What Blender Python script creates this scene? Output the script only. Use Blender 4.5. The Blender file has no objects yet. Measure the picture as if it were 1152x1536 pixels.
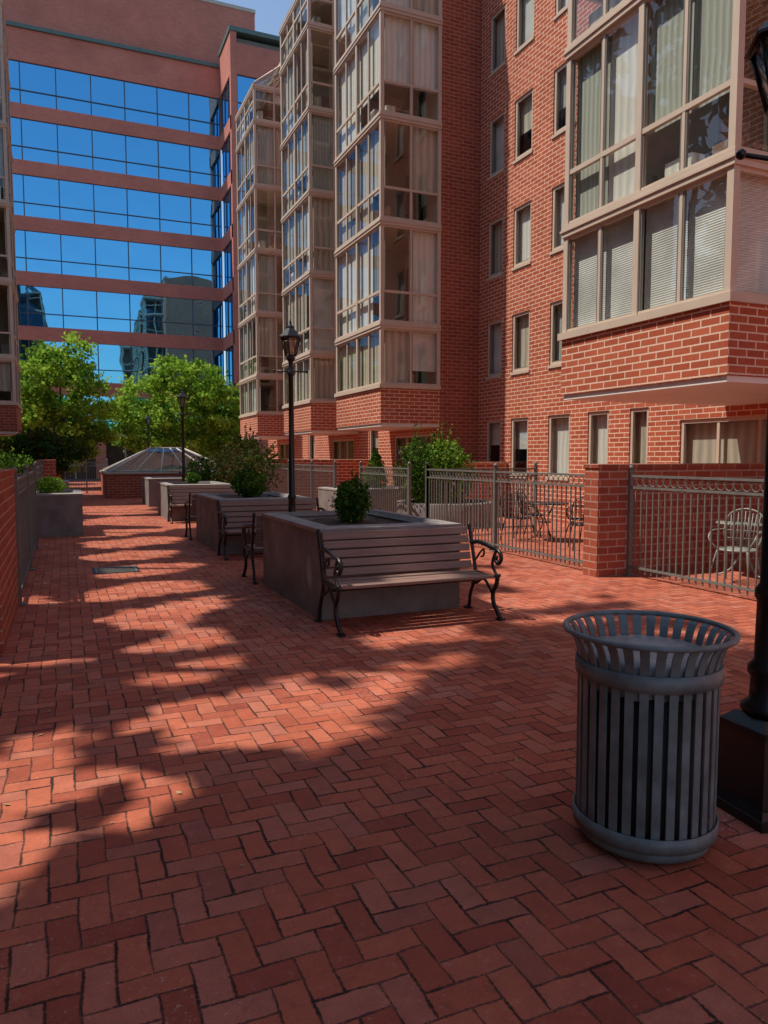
import bpy, math, random
from mathutils import Vector, Matrix
from mathutils import noise as mnoise
R = random.Random(11)
scene = bpy.context.scene

# ------------------------------------------------------------------ node helpers
class NT:
    def __init__(s, name):
        s.mat = bpy.data.materials.new(name); s.mat.use_nodes = True
        s.t = s.mat.node_tree; s.n = s.t.nodes; s.l = s.t.links
        s.bsdf = s.n['Principled BSDF']; s.out = s.n['Material Output']
    def setin(s, sock, v):
        if v is None: return
        if isinstance(v, bpy.types.NodeSocket): s.l.new(v, sock)
        else: sock.default_value = v
    def m(s, op, a, b=None, c=None, clamp=False):
        n = s.n.new('ShaderNodeMath'); n.operation = op; n.use_clamp = clamp
        s.setin(n.inputs[0], a); s.setin(n.inputs[1], b); s.setin(n.inputs[2], c)
        return n.outputs[0]
    def pos(s):
        g = s.n.new('ShaderNodeNewGeometry'); return g
    def noise(s, vec, scale, detail=3, rough=.5):
        n = s.n.new('ShaderNodeTexNoise'); n.inputs['Scale'].default_value = scale
        n.inputs['Detail'].default_value = detail; n.inputs['Roughness'].default_value = rough
        if vec is not None: s.l.new(vec, n.inputs['Vector'])
        return n.outputs['Fac']
    def ramp(s, fac, stops):
        n = s.n.new('ShaderNodeValToRGB'); e = n.color_ramp.elements
        while len(e) < len(stops): e.new(.5)
        for i, (p, c) in enumerate(stops):
            e[i].position = p; e[i].color = (*c, 1) if len(c) == 3 else c
        s.l.new(fac, n.inputs[0]); return n.outputs[0]
    def mix(s, fac, a, b, mode='MIX'):
        n = s.n.new('ShaderNodeMix'); n.data_type = 'RGBA'; n.blend_type = mode
        s.setin(n.inputs[0], fac)
        s.setin(n.inputs[6], a if isinstance(a, bpy.types.NodeSocket) else (*a, 1))
        s.setin(n.inputs[7], b if isinstance(b, bpy.types.NodeSocket) else (*b, 1))
        return n.outputs[2]
    def maprange(s, v, a, b, c, d):
        n = s.n.new('ShaderNodeMapRange'); s.setin(n.inputs[0], v)
        for i, x in enumerate((a, b, c, d)): n.inputs[i+1].default_value = x
        return n.outputs[0]
    def bump(s, h, strength=.5, dist=.01):
        n = s.n.new('ShaderNodeBump'); n.inputs['Strength'].default_value = strength
        n.inputs['Distance'].default_value = dist; s.l.new(h, n.inputs['Height'])
        s.l.new(n.outputs[0], s.bsdf.inputs['Normal'])
    def sep(s, v):
        n = s.n.new('ShaderNodeSeparateXYZ'); s.l.new(v, n.inputs[0]); return n.outputs
    def comb(s, x, y, z=0.0):
        n = s.n.new('ShaderNodeCombineXYZ'); s.setin(n.inputs[0], x); s.setin(n.inputs[1], y); s.setin(n.inputs[2], z)
        return n.outputs[0]
    def base(s, c): s.setin(s.bsdf.inputs['Base Color'], c if isinstance(c, bpy.types.NodeSocket) else (*c, 1))
    def rough(s, r): s.setin(s.bsdf.inputs['Roughness'], r)

MATS = {}
def simple(name, col, rough=.6, var=.15, scale=6, metal=0, bump=0, spec=None, detail=3):
    t = NT(name); g = t.pos()
    f = t.noise(g.outputs['Position'], scale, detail, .6)
    lo = tuple(max(0, c*(1-var)) for c in col); hi = tuple(min(1, c*(1+var)) for c in col)
    t.base(t.ramp(f, [(.3, lo), (.7, hi)])); t.rough(rough)
    t.bsdf.inputs['Metallic'].default_value = metal
    if spec is not None: t.bsdf.inputs['Specular IOR Level'].default_value = spec
    if bump: t.bump(t.noise(g.outputs['Position'], scale*8, 4, .6), .6, bump)
    MATS[name] = t.mat; return t

def brickwall(name, c1, c2, mortar, bw=.3, rh=.1, ms=.011):
    t = NT(name); g = t.pos(); P = t.sep(g.outputs['Position']); N = t.sep(g.outputs['True Normal'])
    nx = t.m('GREATER_THAN', t.m('ABSOLUTE', N[0]), .5)
    nz = t.m('GREATER_THAN', t.m('ABSOLUTE', N[2]), .5)
    u = t.m('ADD', t.m('MULTIPLY', P[1], nx), t.m('MULTIPLY', P[0], t.m('SUBTRACT', 1.0, nx)))
    v = t.m('ADD', t.m('MULTIPLY', P[1], nz), t.m('MULTIPLY', P[2], t.m('SUBTRACT', 1.0, nz)))
    b = t.n.new('ShaderNodeTexBrick'); t.l.new(t.comb(u, v), b.inputs['Vector'])
    b.inputs['Scale'].default_value = 1; b.inputs['Brick Width'].default_value = bw
    b.inputs['Row Height'].default_value = rh; b.inputs['Mortar Size'].default_value = ms
    b.inputs['Mortar Smooth'].default_value = .1; b.inputs['Bias'].default_value = 0
    b.inputs['Color1'].default_value = (*c1, 1); b.inputs['Color2'].default_value = (*c2, 1)
    b.inputs['Mortar'].default_value = (*mortar, 1)
    big = t.noise(g.outputs['Position'], .5, 4, .6)
    sm = t.noise(g.outputs['Position'], 18, 2, .6)
    k = t.m('ADD', t.m('MULTIPLY', big, .55), t.m('MULTIPLY', sm, .35))
    kk = t.maprange(k, .25, .65, .74, 1.18)
    col = t.mix(1.0, b.outputs['Color'], t.comb(kk, kk, kk), 'MULTIPLY')
    t.base(col); t.rough(.85); t.bsdf.inputs['Specular IOR Level'].default_value = .25
    h = t.m('ADD', t.m('SUBTRACT', 1.0, b.outputs['Fac']), t.m('MULTIPLY', sm, .3))
    t.bump(h, .6, .006)
    MATS[name] = t.mat

brickwall('red_brick', (.40, .086, .042), (.52, .130, .066), (.78, .57, .44), ms=.0105)
brickwall('red_brick_shaded', (.30, .066, .038), (.40, .100, .054), (.47, .29, .22), ms=.0095)  # darker copy of the red brick, shade of unlit faces put into its colour
brickwall('far_brick', (.54, .19, .15), (.60, .225, .175), (.52, .27, .2), ms=.006)

# herringbone pavers ------------------------------------------------
def herring(name, w=.104):
    t = NT(name); g = t.pos(); P0 = g.outputs['Position']
    nn = t.n.new('ShaderNodeTexNoise'); nn.inputs['Scale'].default_value = 3.5; nn.inputs['Detail'].default_value = 2
    t.l.new(P0, nn.inputs['Vector'])
    vs = t.n.new('ShaderNodeVectorMath'); vs.operation = 'SUBTRACT'; t.l.new(nn.outputs['Color'], vs.inputs[0]); vs.inputs[1].default_value = (.5, .5, .5)
    vm = t.n.new('ShaderNodeVectorMath'); vm.operation = 'SCALE'; t.l.new(vs.outputs[0], vm.inputs[0]); vm.inputs['Scale'].default_value = .035
    va = t.n.new('ShaderNodeVectorMath'); va.operation = 'ADD'; t.l.new(P0, va.inputs[0]); t.l.new(vm.outputs[0], va.inputs[1])
    P = t.sep(va.outputs[0])
    px = t.m('DIVIDE', P[0], w); py = t.m('DIVIDE', P[1], w)
    i = t.m('FLOOR', px); j = t.m('FLOOR', py); u = t.m('SUBTRACT', px, i); v = t.m('SUBTRACT', py, j)
    k = t.m('FLOORED_MODULO', t.m('SUBTRACT', i, j), 4.0)
    e = [t.m('COMPARE', k, float(q), .5) for q in range(4)]
    dl = t.m('MULTIPLY_ADD', e[1], 10.0, u)
    dr = t.m('MULTIPLY_ADD', e[0], 10.0, t.m('SUBTRACT', 1.0, u))
    db = t.m('MULTIPLY_ADD', e[2], 10.0, v)
    dt = t.m('MULTIPLY_ADD', e[3], 10.0, t.m('SUBTRACT', 1.0, v))
    d = t.m('MINIMUM', t.m('MINIMUM', dl, dr), t.m('MINIMUM', db, dt))
    bi = t.m('SUBTRACT', i, e[1]); bj = t.m('SUBTRACT', j, e[2])
    wn = t.n.new('ShaderNodeTexWhiteNoise'); wn.noise_dimensions = '3D'
    t.l.new(t.comb(bi, bj, 3.3), wn.inputs['Vector'])
    rnd = wn.outputs['Value']
    wc = t.sep(wn.outputs['Color'])
    edge = t.noise(P0, 60, 2, .7); lowe = t.noise(P0, 5, 1, .5)
    dd = t.m('ADD', d, t.m('ADD', t.m('MULTIPLY', t.m('SUBTRACT', edge, .5), .15), t.m('MULTIPLY', t.m('SUBTRACT', lowe, .5), .10)))
    mask = t.maprange(dd, .010, .055, 0, 1)
    brick = t.ramp(rnd, [(0, (.30, .070, .042)), (.3, (.41, .104, .058)), (.6, (.465, .130, .073)), (.85, (.45, .152, .098)), (1, (.35, .105, .072))])
    big = t.noise(P0, .7, 3, .6)
    fine = t.noise(P0, 140, 2, .75)
    med = t.noise(P0, 11, 4, .7)
    f = t.m('ADD', t.m('MULTIPLY', big, .5), t.m('ADD', t.m('MULTIPLY', fine, .45), t.m('MULTIPLY', med, .5)))
    kk = t.maprange(f, .45, .98, .62, 1.30)
    brick = t.mix(1.0, brick, t.comb(kk, kk, kk), 'MULTIPLY')
    sp = t.noise(P0, 38, 4, .85)
    sm = t.maprange(t.m('ADD', sp, t.m('MULTIPLY', big, .4)), .82, .90, 0, .6)
    brick = t.mix(sm, brick, (.60, .45, .40))
    s7 = t.noise(P0, 13, 5, .8)
    brick = t.mix(t.maprange(s7, .57, .70, 0, .28), brick, (.56, .31, .23))
    brick = t.mix(t.maprange(s7, .43, .30, 0, .5), brick, (.14, .055, .042))
    joint = t.ramp(lowe, [(.4, (.04, .024, .02)), (.60, (.15, .08, .058)), (.72, (.06, .07, .03))])
    t.base(t.mix(mask, joint, brick)); t.rough(t.maprange(med, .3, .7, .65, .9))
    t.bsdf.inputs['Specular IOR Level'].default_value = .22
    tilt = t.m('ADD', t.m('MULTIPLY', u, t.m('SUBTRACT', wc[0], .5)), t.m('MULTIPLY', v, t.m('SUBTRACT', wc[1], .5)))
    h = t.m('ADD', mask, t.m('ADD', t.m('MULTIPLY', fine, .3), t.m('ADD', t.m('MULTIPLY', rnd, .4), t.m('MULTIPLY', med, .6))))
    h = t.m('ADD', h, t.m('MULTIPLY', tilt, .8))
    t.bump(h, .9, .006)
    MATS[name] = t.mat
herring('brick_pavers')

simple('asphalt', (.07, .065, .06), .9, .2, 3)
simple('concrete', (.20, .18, .17), .85, .32, 3.0, bump=.004, detail=7)
simple('concrete_rim', (.28, .25, .235), .85, .2, 5, bump=.003, detail=6)
simple('soil', (.07, .04, .028), .95, .5, 30, bump=.02)
simple('frame_beige', (.60, .48, .385), .5, .06, 2)
simple('frame_far', (.5, .45, .40), .5, .06, 2)
simple('soffit_white', (.80, .76, .71), .7, .05, 2)
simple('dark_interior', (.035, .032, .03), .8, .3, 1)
simple('room_wall', (.42, .36, .30), .9, .1, 1)
simple('black_iron', (.010, .010, .011), .35, .3, 20, spec=.5)
simple('fence_metal', (.155, .16, .15), .45, .15, 10)
simple('can_metal', (.16, .195, .20), .48, .32, 9, spec=.45, bump=.0006, detail=6)
simple('can_liner', (.015, .015, .016), .5, .2, 5)
simple('bag', (.24, .28, .29), .4, .35, 8, bump=.006)
simple('chair_metal', (.25, .26, .23), .4, .1, 10)
simple('ledge_teal', (.10, .17, .16), .5, .1, 2)
simple('mullion', (.06, .09, .12), .4, .1, 2)
simple('sash_grey', (.20, .175, .155), .4, .1, 2)
simple('bark', (.10, .075, .055), .9, .35, 12, bump=.02)
simple('roof_grey', (.2, .19, .18), .9, .1, 2)
simple('door_dark', (.045, .04, .038), .3, .3, 2)
simple('dry_leaf', (.35, .26, .14), .8, .4, 9)
t = NT('slat_brown'); g = t.pos(); mp = t.n.new('ShaderNodeMapping'); mp.inputs['Scale'].default_value = (2, 40, 40)
t.l.new(g.outputs['Position'], mp.inputs[0]); f = t.noise(mp.outputs[0], 1.5, 4, .6)
t.base(t.ramp(f, [(.3, (.20, .12, .095)), (.7, (.30, .19, .155))])); t.rough(.55); MATS['slat_brown'] = t.mat

def curtain(name, col, freq, amp=.35, transl=.25):
    t = NT(name); g = t.pos(); P = t.sep(g.outputs['Position'])
    a = t.m('MULTIPLY', t.m('ADD', P[0], P[1]), freq)
    a = t.m('ADD', a, t.m('MULTIPLY', t.noise(g.outputs['Position'], 1.2, 2), 5.0))
    s_ = t.m('MULTIPLY_ADD', t.m('SINE', a), .5, .5)
    lo = tuple(c*(1-amp) for c in col)
    t.base(t.mix(s_, lo, col)); t.rough(.8); t.bump(s_, .7, .02); MATS[name] = t.mat
curtain('curtain_white', (.82, .80, .75), 38, .15)
curtain('curtain_beige', (.60, .54, .44), 30, .3)
curtain('curtain_grey', (.50, .52, .46), 60, .22)
curtain('curtain_dim', (.30, .28, .23), 26, .45)
t = NT('blind_horizontal'); g = t.pos(); P = t.sep(g.outputs['Position'])
s_ = t.m('MULTIPLY_ADD', t.m('SINE', t.m('MULTIPLY', P[2], 200.0)), .5, .5)
vv = t.maprange(t.noise(g.outputs['Position'], 1.6, 3), .35, .65, .75, 1.05)
t.base(t.mix(1.0, t.mix(s_, (.62, .62, .60), (.86, .86, .83)), t.comb(vv, vv, vv), 'MULTIPLY')); t.bump(s_, .5, .008); MATS['blind_horizontal'] = t.mat

def glass(name, tint, base, graz, gl=(1, 1, 1), wob=.02, rough=.01):
    m = bpy.data.materials.new(name); m.use_nodes = True; nt = m.node_tree; n = nt.nodes; l = nt.links
    n.remove(n['Principled BSDF']); out = n['Material Output']
    tr = n.new('ShaderNodeBsdfTransparent'); tr.inputs[0].default_value = (*tint, 1)
    g = n.new('ShaderNodeBsdfGlossy'); g.inputs['Roughness'].default_value = rough; g.inputs['Color'].default_value = (*gl, 1)
    fr = n.new('ShaderNodeLayerWeight'); fr.inputs[0].default_value = .5
    p = n.new('ShaderNodeMath'); p.operation = 'POWER'; p.inputs[1].default_value = 4; l.new(fr.outputs['Facing'], p.inputs[0])
    a = n.new('ShaderNodeMath'); a.operation = 'MULTIPLY_ADD'; a.use_clamp = True; a.inputs[1].default_value = graz; a.inputs[2].default_value = base; l.new(p.outputs[0], a.inputs[0])
    mx = n.new('ShaderNodeMixShader'); l.new(a.outputs[0], mx.inputs[0]); l.new(tr.outputs[0], mx.inputs[1]); l.new(g.outputs[0], mx.inputs[2])
    l.new(mx.outputs[0], out.inputs[0])
    ge = n.new('ShaderNodeNewGeometry'); no = n.new('ShaderNodeTexNoise'); no.inputs['Scale'].default_value = .9; no.inputs['Detail'].default_value = 1
    l.new(ge.outputs['Position'], no.inputs['Vector'])
    b = n.new('ShaderNodeBump'); b.inputs['Strength'].default_value = .3; b.inputs['Distance'].default_value = wob
    l.new(no.outputs['Fac'], b.inputs['Height']); l.new(b.outputs[0], g.inputs['Normal'])
    MATS[name] = m
glass('window_glass', (.92, .94, .92), .08, .40)
glass('lantern_glass', (.6, .6, .55), .1, .5)
glass('skylight_glass', (.35, .45, .48), .25, .6)
t = NT('blue_curtain_glass'); g = t.pos()
t.base((.15, .52, .86)); t.bsdf.inputs['Metallic'].default_value = 1; t.rough(.015)
t.bump(t.noise(g.outputs['Position'], .45, 1), .35, .05); MATS['blue_curtain_glass'] = t.mat

def leafmat(name, c1, c2, scale=1.3, tr=.35):
    m = bpy.data.materials.new(name); m.use_nodes = True; nt = m.node_tree; n = nt.nodes; l = nt.links
    n.remove(n['Principled BSDF']); out = n['Material Output']
    ge = n.new('ShaderNodeNewGeometry'); no = n.new('ShaderNodeTexNoise'); no.inputs['Scale'].default_value = scale; no.inputs['Detail'].default_value = 3
    no.inputs['Roughness'].default_value = .7
    l.new(ge.outputs['Position'], no.inputs['Vector'])
    r = n.new('ShaderNodeValToRGB'); r.color_ramp.elements[0].position = .35; r.color_ramp.elements[1].position = .65
    r.color_ramp.elements[0].color = (*c1, 1); r.color_ramp.elements[1].color = (*c2, 1); l.new(no.outputs['Fac'], r.inputs[0])
    d = n.new('ShaderNodeBsdfDiffuse'); l.new(r.outputs[0], d.inputs[0])
    if tr > 0:
        tl = n.new('ShaderNodeBsdfTranslucent'); mx = n.new('ShaderNodeMixShader'); mx.inputs[0].default_value = tr
        l.new(r.outputs[0], tl.inputs[0]); l.new(d.outputs[0], mx.inputs[1]); l.new(tl.outputs[0], mx.inputs[2])
        l.new(mx.outputs[0], out.inputs[0])
    else: l.new(d.outputs[0], out.inputs[0])
    MATS[name] = m
leafmat('leaf_bright', (.16, .32, .03), (.42, .60, .09), 1.3, .5)
leafmat('leaf_mid', (.07, .17, .02), (.20, .35, .05), 2, .4)
leafmat('leaf_dark', (.016, .05, .010), (.055, .12, .025), 4, .2)
leafmat('leaf_added_canopy', (.05, .09, .025), (.09, .14, .04), 2, 0)  # foliage of the added, unseen crowns that shade the paving
leafmat('leaf_maple', (.05, .045, .018), (.13, .10, .035), 3, .3)

# ------------------------------------------------------------------ mesh builder
def catmull(pts, n=6):
    pts = [Vector(p) for p in pts]; out = []
    for i in range(len(pts)-1):
        p0 = pts[max(i-1, 0)]; p1 = pts[i]; p2 = pts[i+1]; p3 = pts[min(i+2, len(pts)-1)]
        for k in range(n):
            t = k/n
            out.append(.5*((2*p1)+(-p0+p2)*t+(2*p0-5*p1+4*p2-p3)*t*t+(-p0+3*p1-3*p2+p3)*t**3))
    out.append(pts[-1]); return out

class MB:
    def __init__(s, tx=None):
        s.v = []; s.f = []; s.m = []; s.s = []; s.names = []; s.tx = tx
    def mi(s, name):
        if name not in s.names: s.names.append(name)
        return s.names.index(name)
    def addv(s, p):
        p = tuple(p)
        s.v.append(s.tx(p) if s.tx else p); return len(s.v)-1
    def face(s, idx, mat, sm=False):
        s.f.append(idx); s.m.append(s.mi(mat)); s.s.append(sm)
    def quad(s, a, b, c, d, mat):
        s.face([s.addv(a), s.addv(b), s.addv(c), s.addv(d)], mat)
    def poly(s, pts, mat): s.face([s.addv(p) for p in pts], mat)
    def box(s, x0, x1, y0, y1, z0, z1, mat, M=None):
        P = [(x, y, z) for z in (z0, z1) for y in (y0, y1) for x in (x0, x1)]
        if M is not None: P = [tuple(M @ Vector(p)) for p in P]
        i = [s.addv(p) for p in P]
        for q in ((0, 2, 3, 1), (4, 5, 7, 6), (0, 1, 5, 4), (2, 6, 7, 3), (0, 4, 6, 2), (1, 3, 7, 5)):
            s.face([i[k] for k in q], mat)
    def frustum(s, cx, cy, z0, z1, h0, h1, mat):
        a = [(cx-h0, cy-h0, z0), (cx+h0, cy-h0, z0), (cx+h0, cy+h0, z0), (cx-h0, cy+h0, z0)]
        b = [(cx-h1, cy-h1, z1), (cx+h1, cy-h1, z1), (cx+h1, cy+h1, z1), (cx-h1, cy+h1, z1)]
        ia = [s.addv(p) for p in a]; ib = [s.addv(p) for p in b]
        s.face(ia[::-1], mat); s.face(ib, mat)
        for k in range(4): s.face([ia[k], ia[(k+1) % 4], ib[(k+1) % 4], ib[k]], mat)
    def lathe(s, cx, cy, prof, n, mat, rot=0, smooth=True, cap=True):
        rings = []
        for r, z in prof:
            rings.append([s.addv((cx+r*math.cos(rot+2*math.pi*k/n), cy+r*math.sin(rot+2*math.pi*k/n), z)) for k in range(n)])
        for a, b in zip(rings, rings[1:]):
            for k in range(n): s.face([a[k], a[(k+1) % n], b[(k+1) % n], b[k]], mat, smooth)
        if cap:
            s.face(rings[0][::-1], mat); s.face(rings[-1], mat)
    def tube(s, pts, r, n=8, mat='black_iron', closed=False, r2=None, M=None):
        pts = [Vector(p) for p in pts]; L = len(pts); rings = []
        up = Vector((0, 0, 1)); prev = None
        for i, p in enumerate(pts):
            a = pts[(i-1) % L] if (closed or i > 0) else p
            b = pts[(i+1) % L] if (closed or i < L-1) else p
            t = (b-a).normalized()
            if prev is None:
                x = t.cross(up)
                if x.length < .1: x = t.cross(Vector((1, 0, 0)))
            else: x = prev - t*prev.dot(t)
            x.normalize(); y = t.cross(x); prev = x
            rr = r if r2 is None else r+(r2-r)*i/max(1, L-1)
            ring = []
            for k in range(n):
                q = p+(x*math.cos(2*math.pi*k/n)+y*math.sin(2*math.pi*k/n))*rr
                if M is not None: q = M @ q
                ring.append(s.addv(q))
            rings.append(ring)
        prs = list(zip(rings, rings[1:]))
        if closed: prs.append((rings[-1], rings[0]))
        for a, b in prs:
            for k in range(n): s.face([a[k], a[(k+1) % n], b[(k+1) % n], b[k]], mat, True)
        if not closed: s.face(rings[0][::-1], mat); s.face(rings[-1], mat)
    def sphere(s, c, r, mat, n=8, sz=1):
        s.lathe(c[0], c[1], [(max(.0005, r*math.cos(a)), c[2]+r*sz*math.sin(a)) for a in [(-.5+k/6)*math.pi for k in range(7)]], n, mat)
    def leaf(s, c, size, mat, rr=R):
        a = rr.uniform(0, 6.283); b = math.acos(rr.uniform(-1, 1))
        nrm = Vector((math.sin(b)*math.cos(a), math.sin(b)*math.sin(a), math.cos(b)))
        x = nrm.cross(Vector((rr.uniform(-1, 1), rr.uniform(-1, 1), rr.uniform(-1, 1))))
        if x.length < .01: x = Vector((1, 0, 0))
        x.normalize(); y = nrm.cross(x); c = Vector(c); w = size*.5; h = size*.32
        s.poly([c-x*w, c-y*h, c+x*w, c+y*h], mat)
    def build(s, name, parent=None, bevel=0):
        me = bpy.data.meshes.new(name); me.from_pydata(s.v, [], s.f)
        for n in s.names: me.materials.append(MATS[n])
        me.polygons.foreach_set('material_index', s.m); me.polygons.foreach_set('use_smooth', s.s)
        me.update()
        o = bpy.data.objects.new(name, me); scene.collection.objects.link(o)
        if parent: o.parent = parent
        if bevel:
            b = o.modifiers.new('bevel', 'BEVEL'); b.width = bevel; b.segments = 2; b.limit_method = 'ANGLE'; b.harden_normals = False
        return o
def empty(name, loc=(0, 0, 0)):
    e = bpy.data.objects.new(name, None); e.location = loc; scene.collection.objects.link(e); e.empty_display_size = .3
    return e

# ------------------------------------------------------------------ ground
g = MB(); g.quad((-1500, -1500, -.004), (1500, -1500, -.004), (1500, 1500, -.004), (-1500, 1500, -.004), 'asphalt'); g.build('ground')
g = MB(); g.quad((-14, -20, 0), (11, -20, 0), (11, 52, 0), (-14, 52, 0), 'brick_pavers'); g.build('brick_plaza_paving')
g = MB()
MD = Matrix.Translation((.62, 11.0, 0))
g.box(-.3, .3, -.3, .3, .003, .008, 'can_liner', MD)
g.box(-.27, .27, -.27, .27, .008, .012, 'fence_metal', MD)
for k in range(7): g.box(-.25, .25, -.235+k*.07, -.205+k*.07, .012, .016, 'asphalt', MD)
g.build('drain_grate')
g = MB(); r3 = random.Random(4)
for _ in range(260):
    x, y = r3.uniform(-.6, 6.3), r3.uniform(1.2, 16); s_ = r3.uniform(.008, .026); a = r3.uniform(0, 6.28); c_, q_ = math.cos(a)*s_, math.sin(a)*s_
    z = .004
    g.poly([(x-c_, y-q_, z+r3.uniform(0, .006)), (x+q_*.5, y-c_*.5, z), (x+c_, y+q_, z+r3.uniform(0, .006)), (x-q_*.5, y+c_*.5, z+.003)], 'dry_leaf')
g.build('fallen_leaf_litter')

SX, SY, SZ = 1.0, -.45, -2.1   # sunlight travel direction

# ------------------------------------------------------------------ wall with openings (plane X=const)
def wall_x(mb, X, y0, y1, z0, z1, opens, mat, depth=.14, out=-1):
    ys = sorted({y0, y1, *[o[0] for o in opens], *[o[1] for o in opens]})
    zs = sorted({z0, z1, *[o[2] for o in opens], *[o[3] for o in opens]})
    for a, b in zip(ys, ys[1:]):
        for c, d in zip(zs, zs[1:]):
            my, mz = (a+b)/2, (c+d)/2
            if any(o[0] < my < o[1] and o[2] < mz < o[3] for o in opens): continue
            mb.quad((X, a, c), (X, b, c), (X, b, d), (X, a, d), mat)
    D = X-out*depth
    for a, b, c, d in [o[:4] for o in opens]:
        mb.quad((X, a, c), (D, a, c), (D, a, d), (X, a, d), mat)
        mb.quad((X, b, c), (X, b, d), (D, b, d), (D, b, c), mat)
        mb.quad((X, a, c), (X, b, c), (D, b, c), (D, a, c), 'frame_beige')
        mb.quad((X, a, d), (D, a, d), (D, b, d), (X, b, d), mat)

CUR = ['curtain_white', 'curtain_beige', 'curtain_grey', 'blind_horizontal', 'curtain_dim']
def window_x(mb, X, a, b, c, d, out=-1, cols=1, rows=(), depth=.06, blind=None):
    s_ = -out
    x0 = X+s_*depth; f = .075
    def bx(xa, xb, *r): mb.box(min(xa, xb), max(xa, xb), *r)
    bx(x0-s_*.03, x0+s_*.05, a, a+f, c, d, 'frame_beige'); bx(x0-s_*.03, x0+s_*.05, b-f, b, c, d, 'frame_beige')
    bx(x0-s_*.028, x0+s_*.05, a+f, b-f, d-f, d, 'frame_beige'); bx(x0-s_*.028, x0+s_*.05, a+f, b-f, c, c+f, 'frame_beige')
    bx(X-s_*.03, X+s_*.02, a-.03, b+.03, c-.07, c-.002, 'frame_beige')
    q = .022
    bx(x0-s_*.012, x0+s_*.02, a+f, a+f+q, c+f, d-f, 'sash_grey'); bx(x0-s_*.012, x0+s_*.02, b-f-q, b-f, c+f, d-f, 'sash_grey')
    bx(x0-s_*.011, x0+s_*.02, a+f+q, b-f-q, d-f-q, d-f, 'sash_grey'); bx(x0-s_*.011, x0+s_*.02, a+f+q, b-f-q, c+f, c+f+q, 'sash_grey')
    for k in range(1, cols):
        y = a+(b-a)*k/cols; bx(x0-s_*.02, x0+s_*.03, y-.03, y+.03, c+f, d-f, 'frame_beige')
    for r in rows:
        z = c+(d-c)*r; bx(x0-s_*.018, x0+s_*.03, a+f, b-f, z-.02, z+.02, 'frame_beige')
    xg = x0+s_*.01
    mb.quad((xg, a+.01, c+.01), (xg, b-.01, c+.01), (xg, b-.01, d-.01), (xg, a+.01, d-.01), 'window_glass')
    xc = x0+s_*.12; bm = blind or R.choice(CUR[:4])
    zb = c if R.random() < .75 else c+(d-c)*R.uniform(.2, .6)
    mb.quad((xc, a-.1, zb), (xc, b+.1, zb), (xc, b+.1, d+.1), (xc, a-.1, d+.1), bm)
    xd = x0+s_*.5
    mb.quad((xd, a-.4, c-.3), (xd, b+.4, c-.3), (xd, b+.4, d+.3), (xd, a-.4, d+.3), 'dark_interior')

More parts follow.
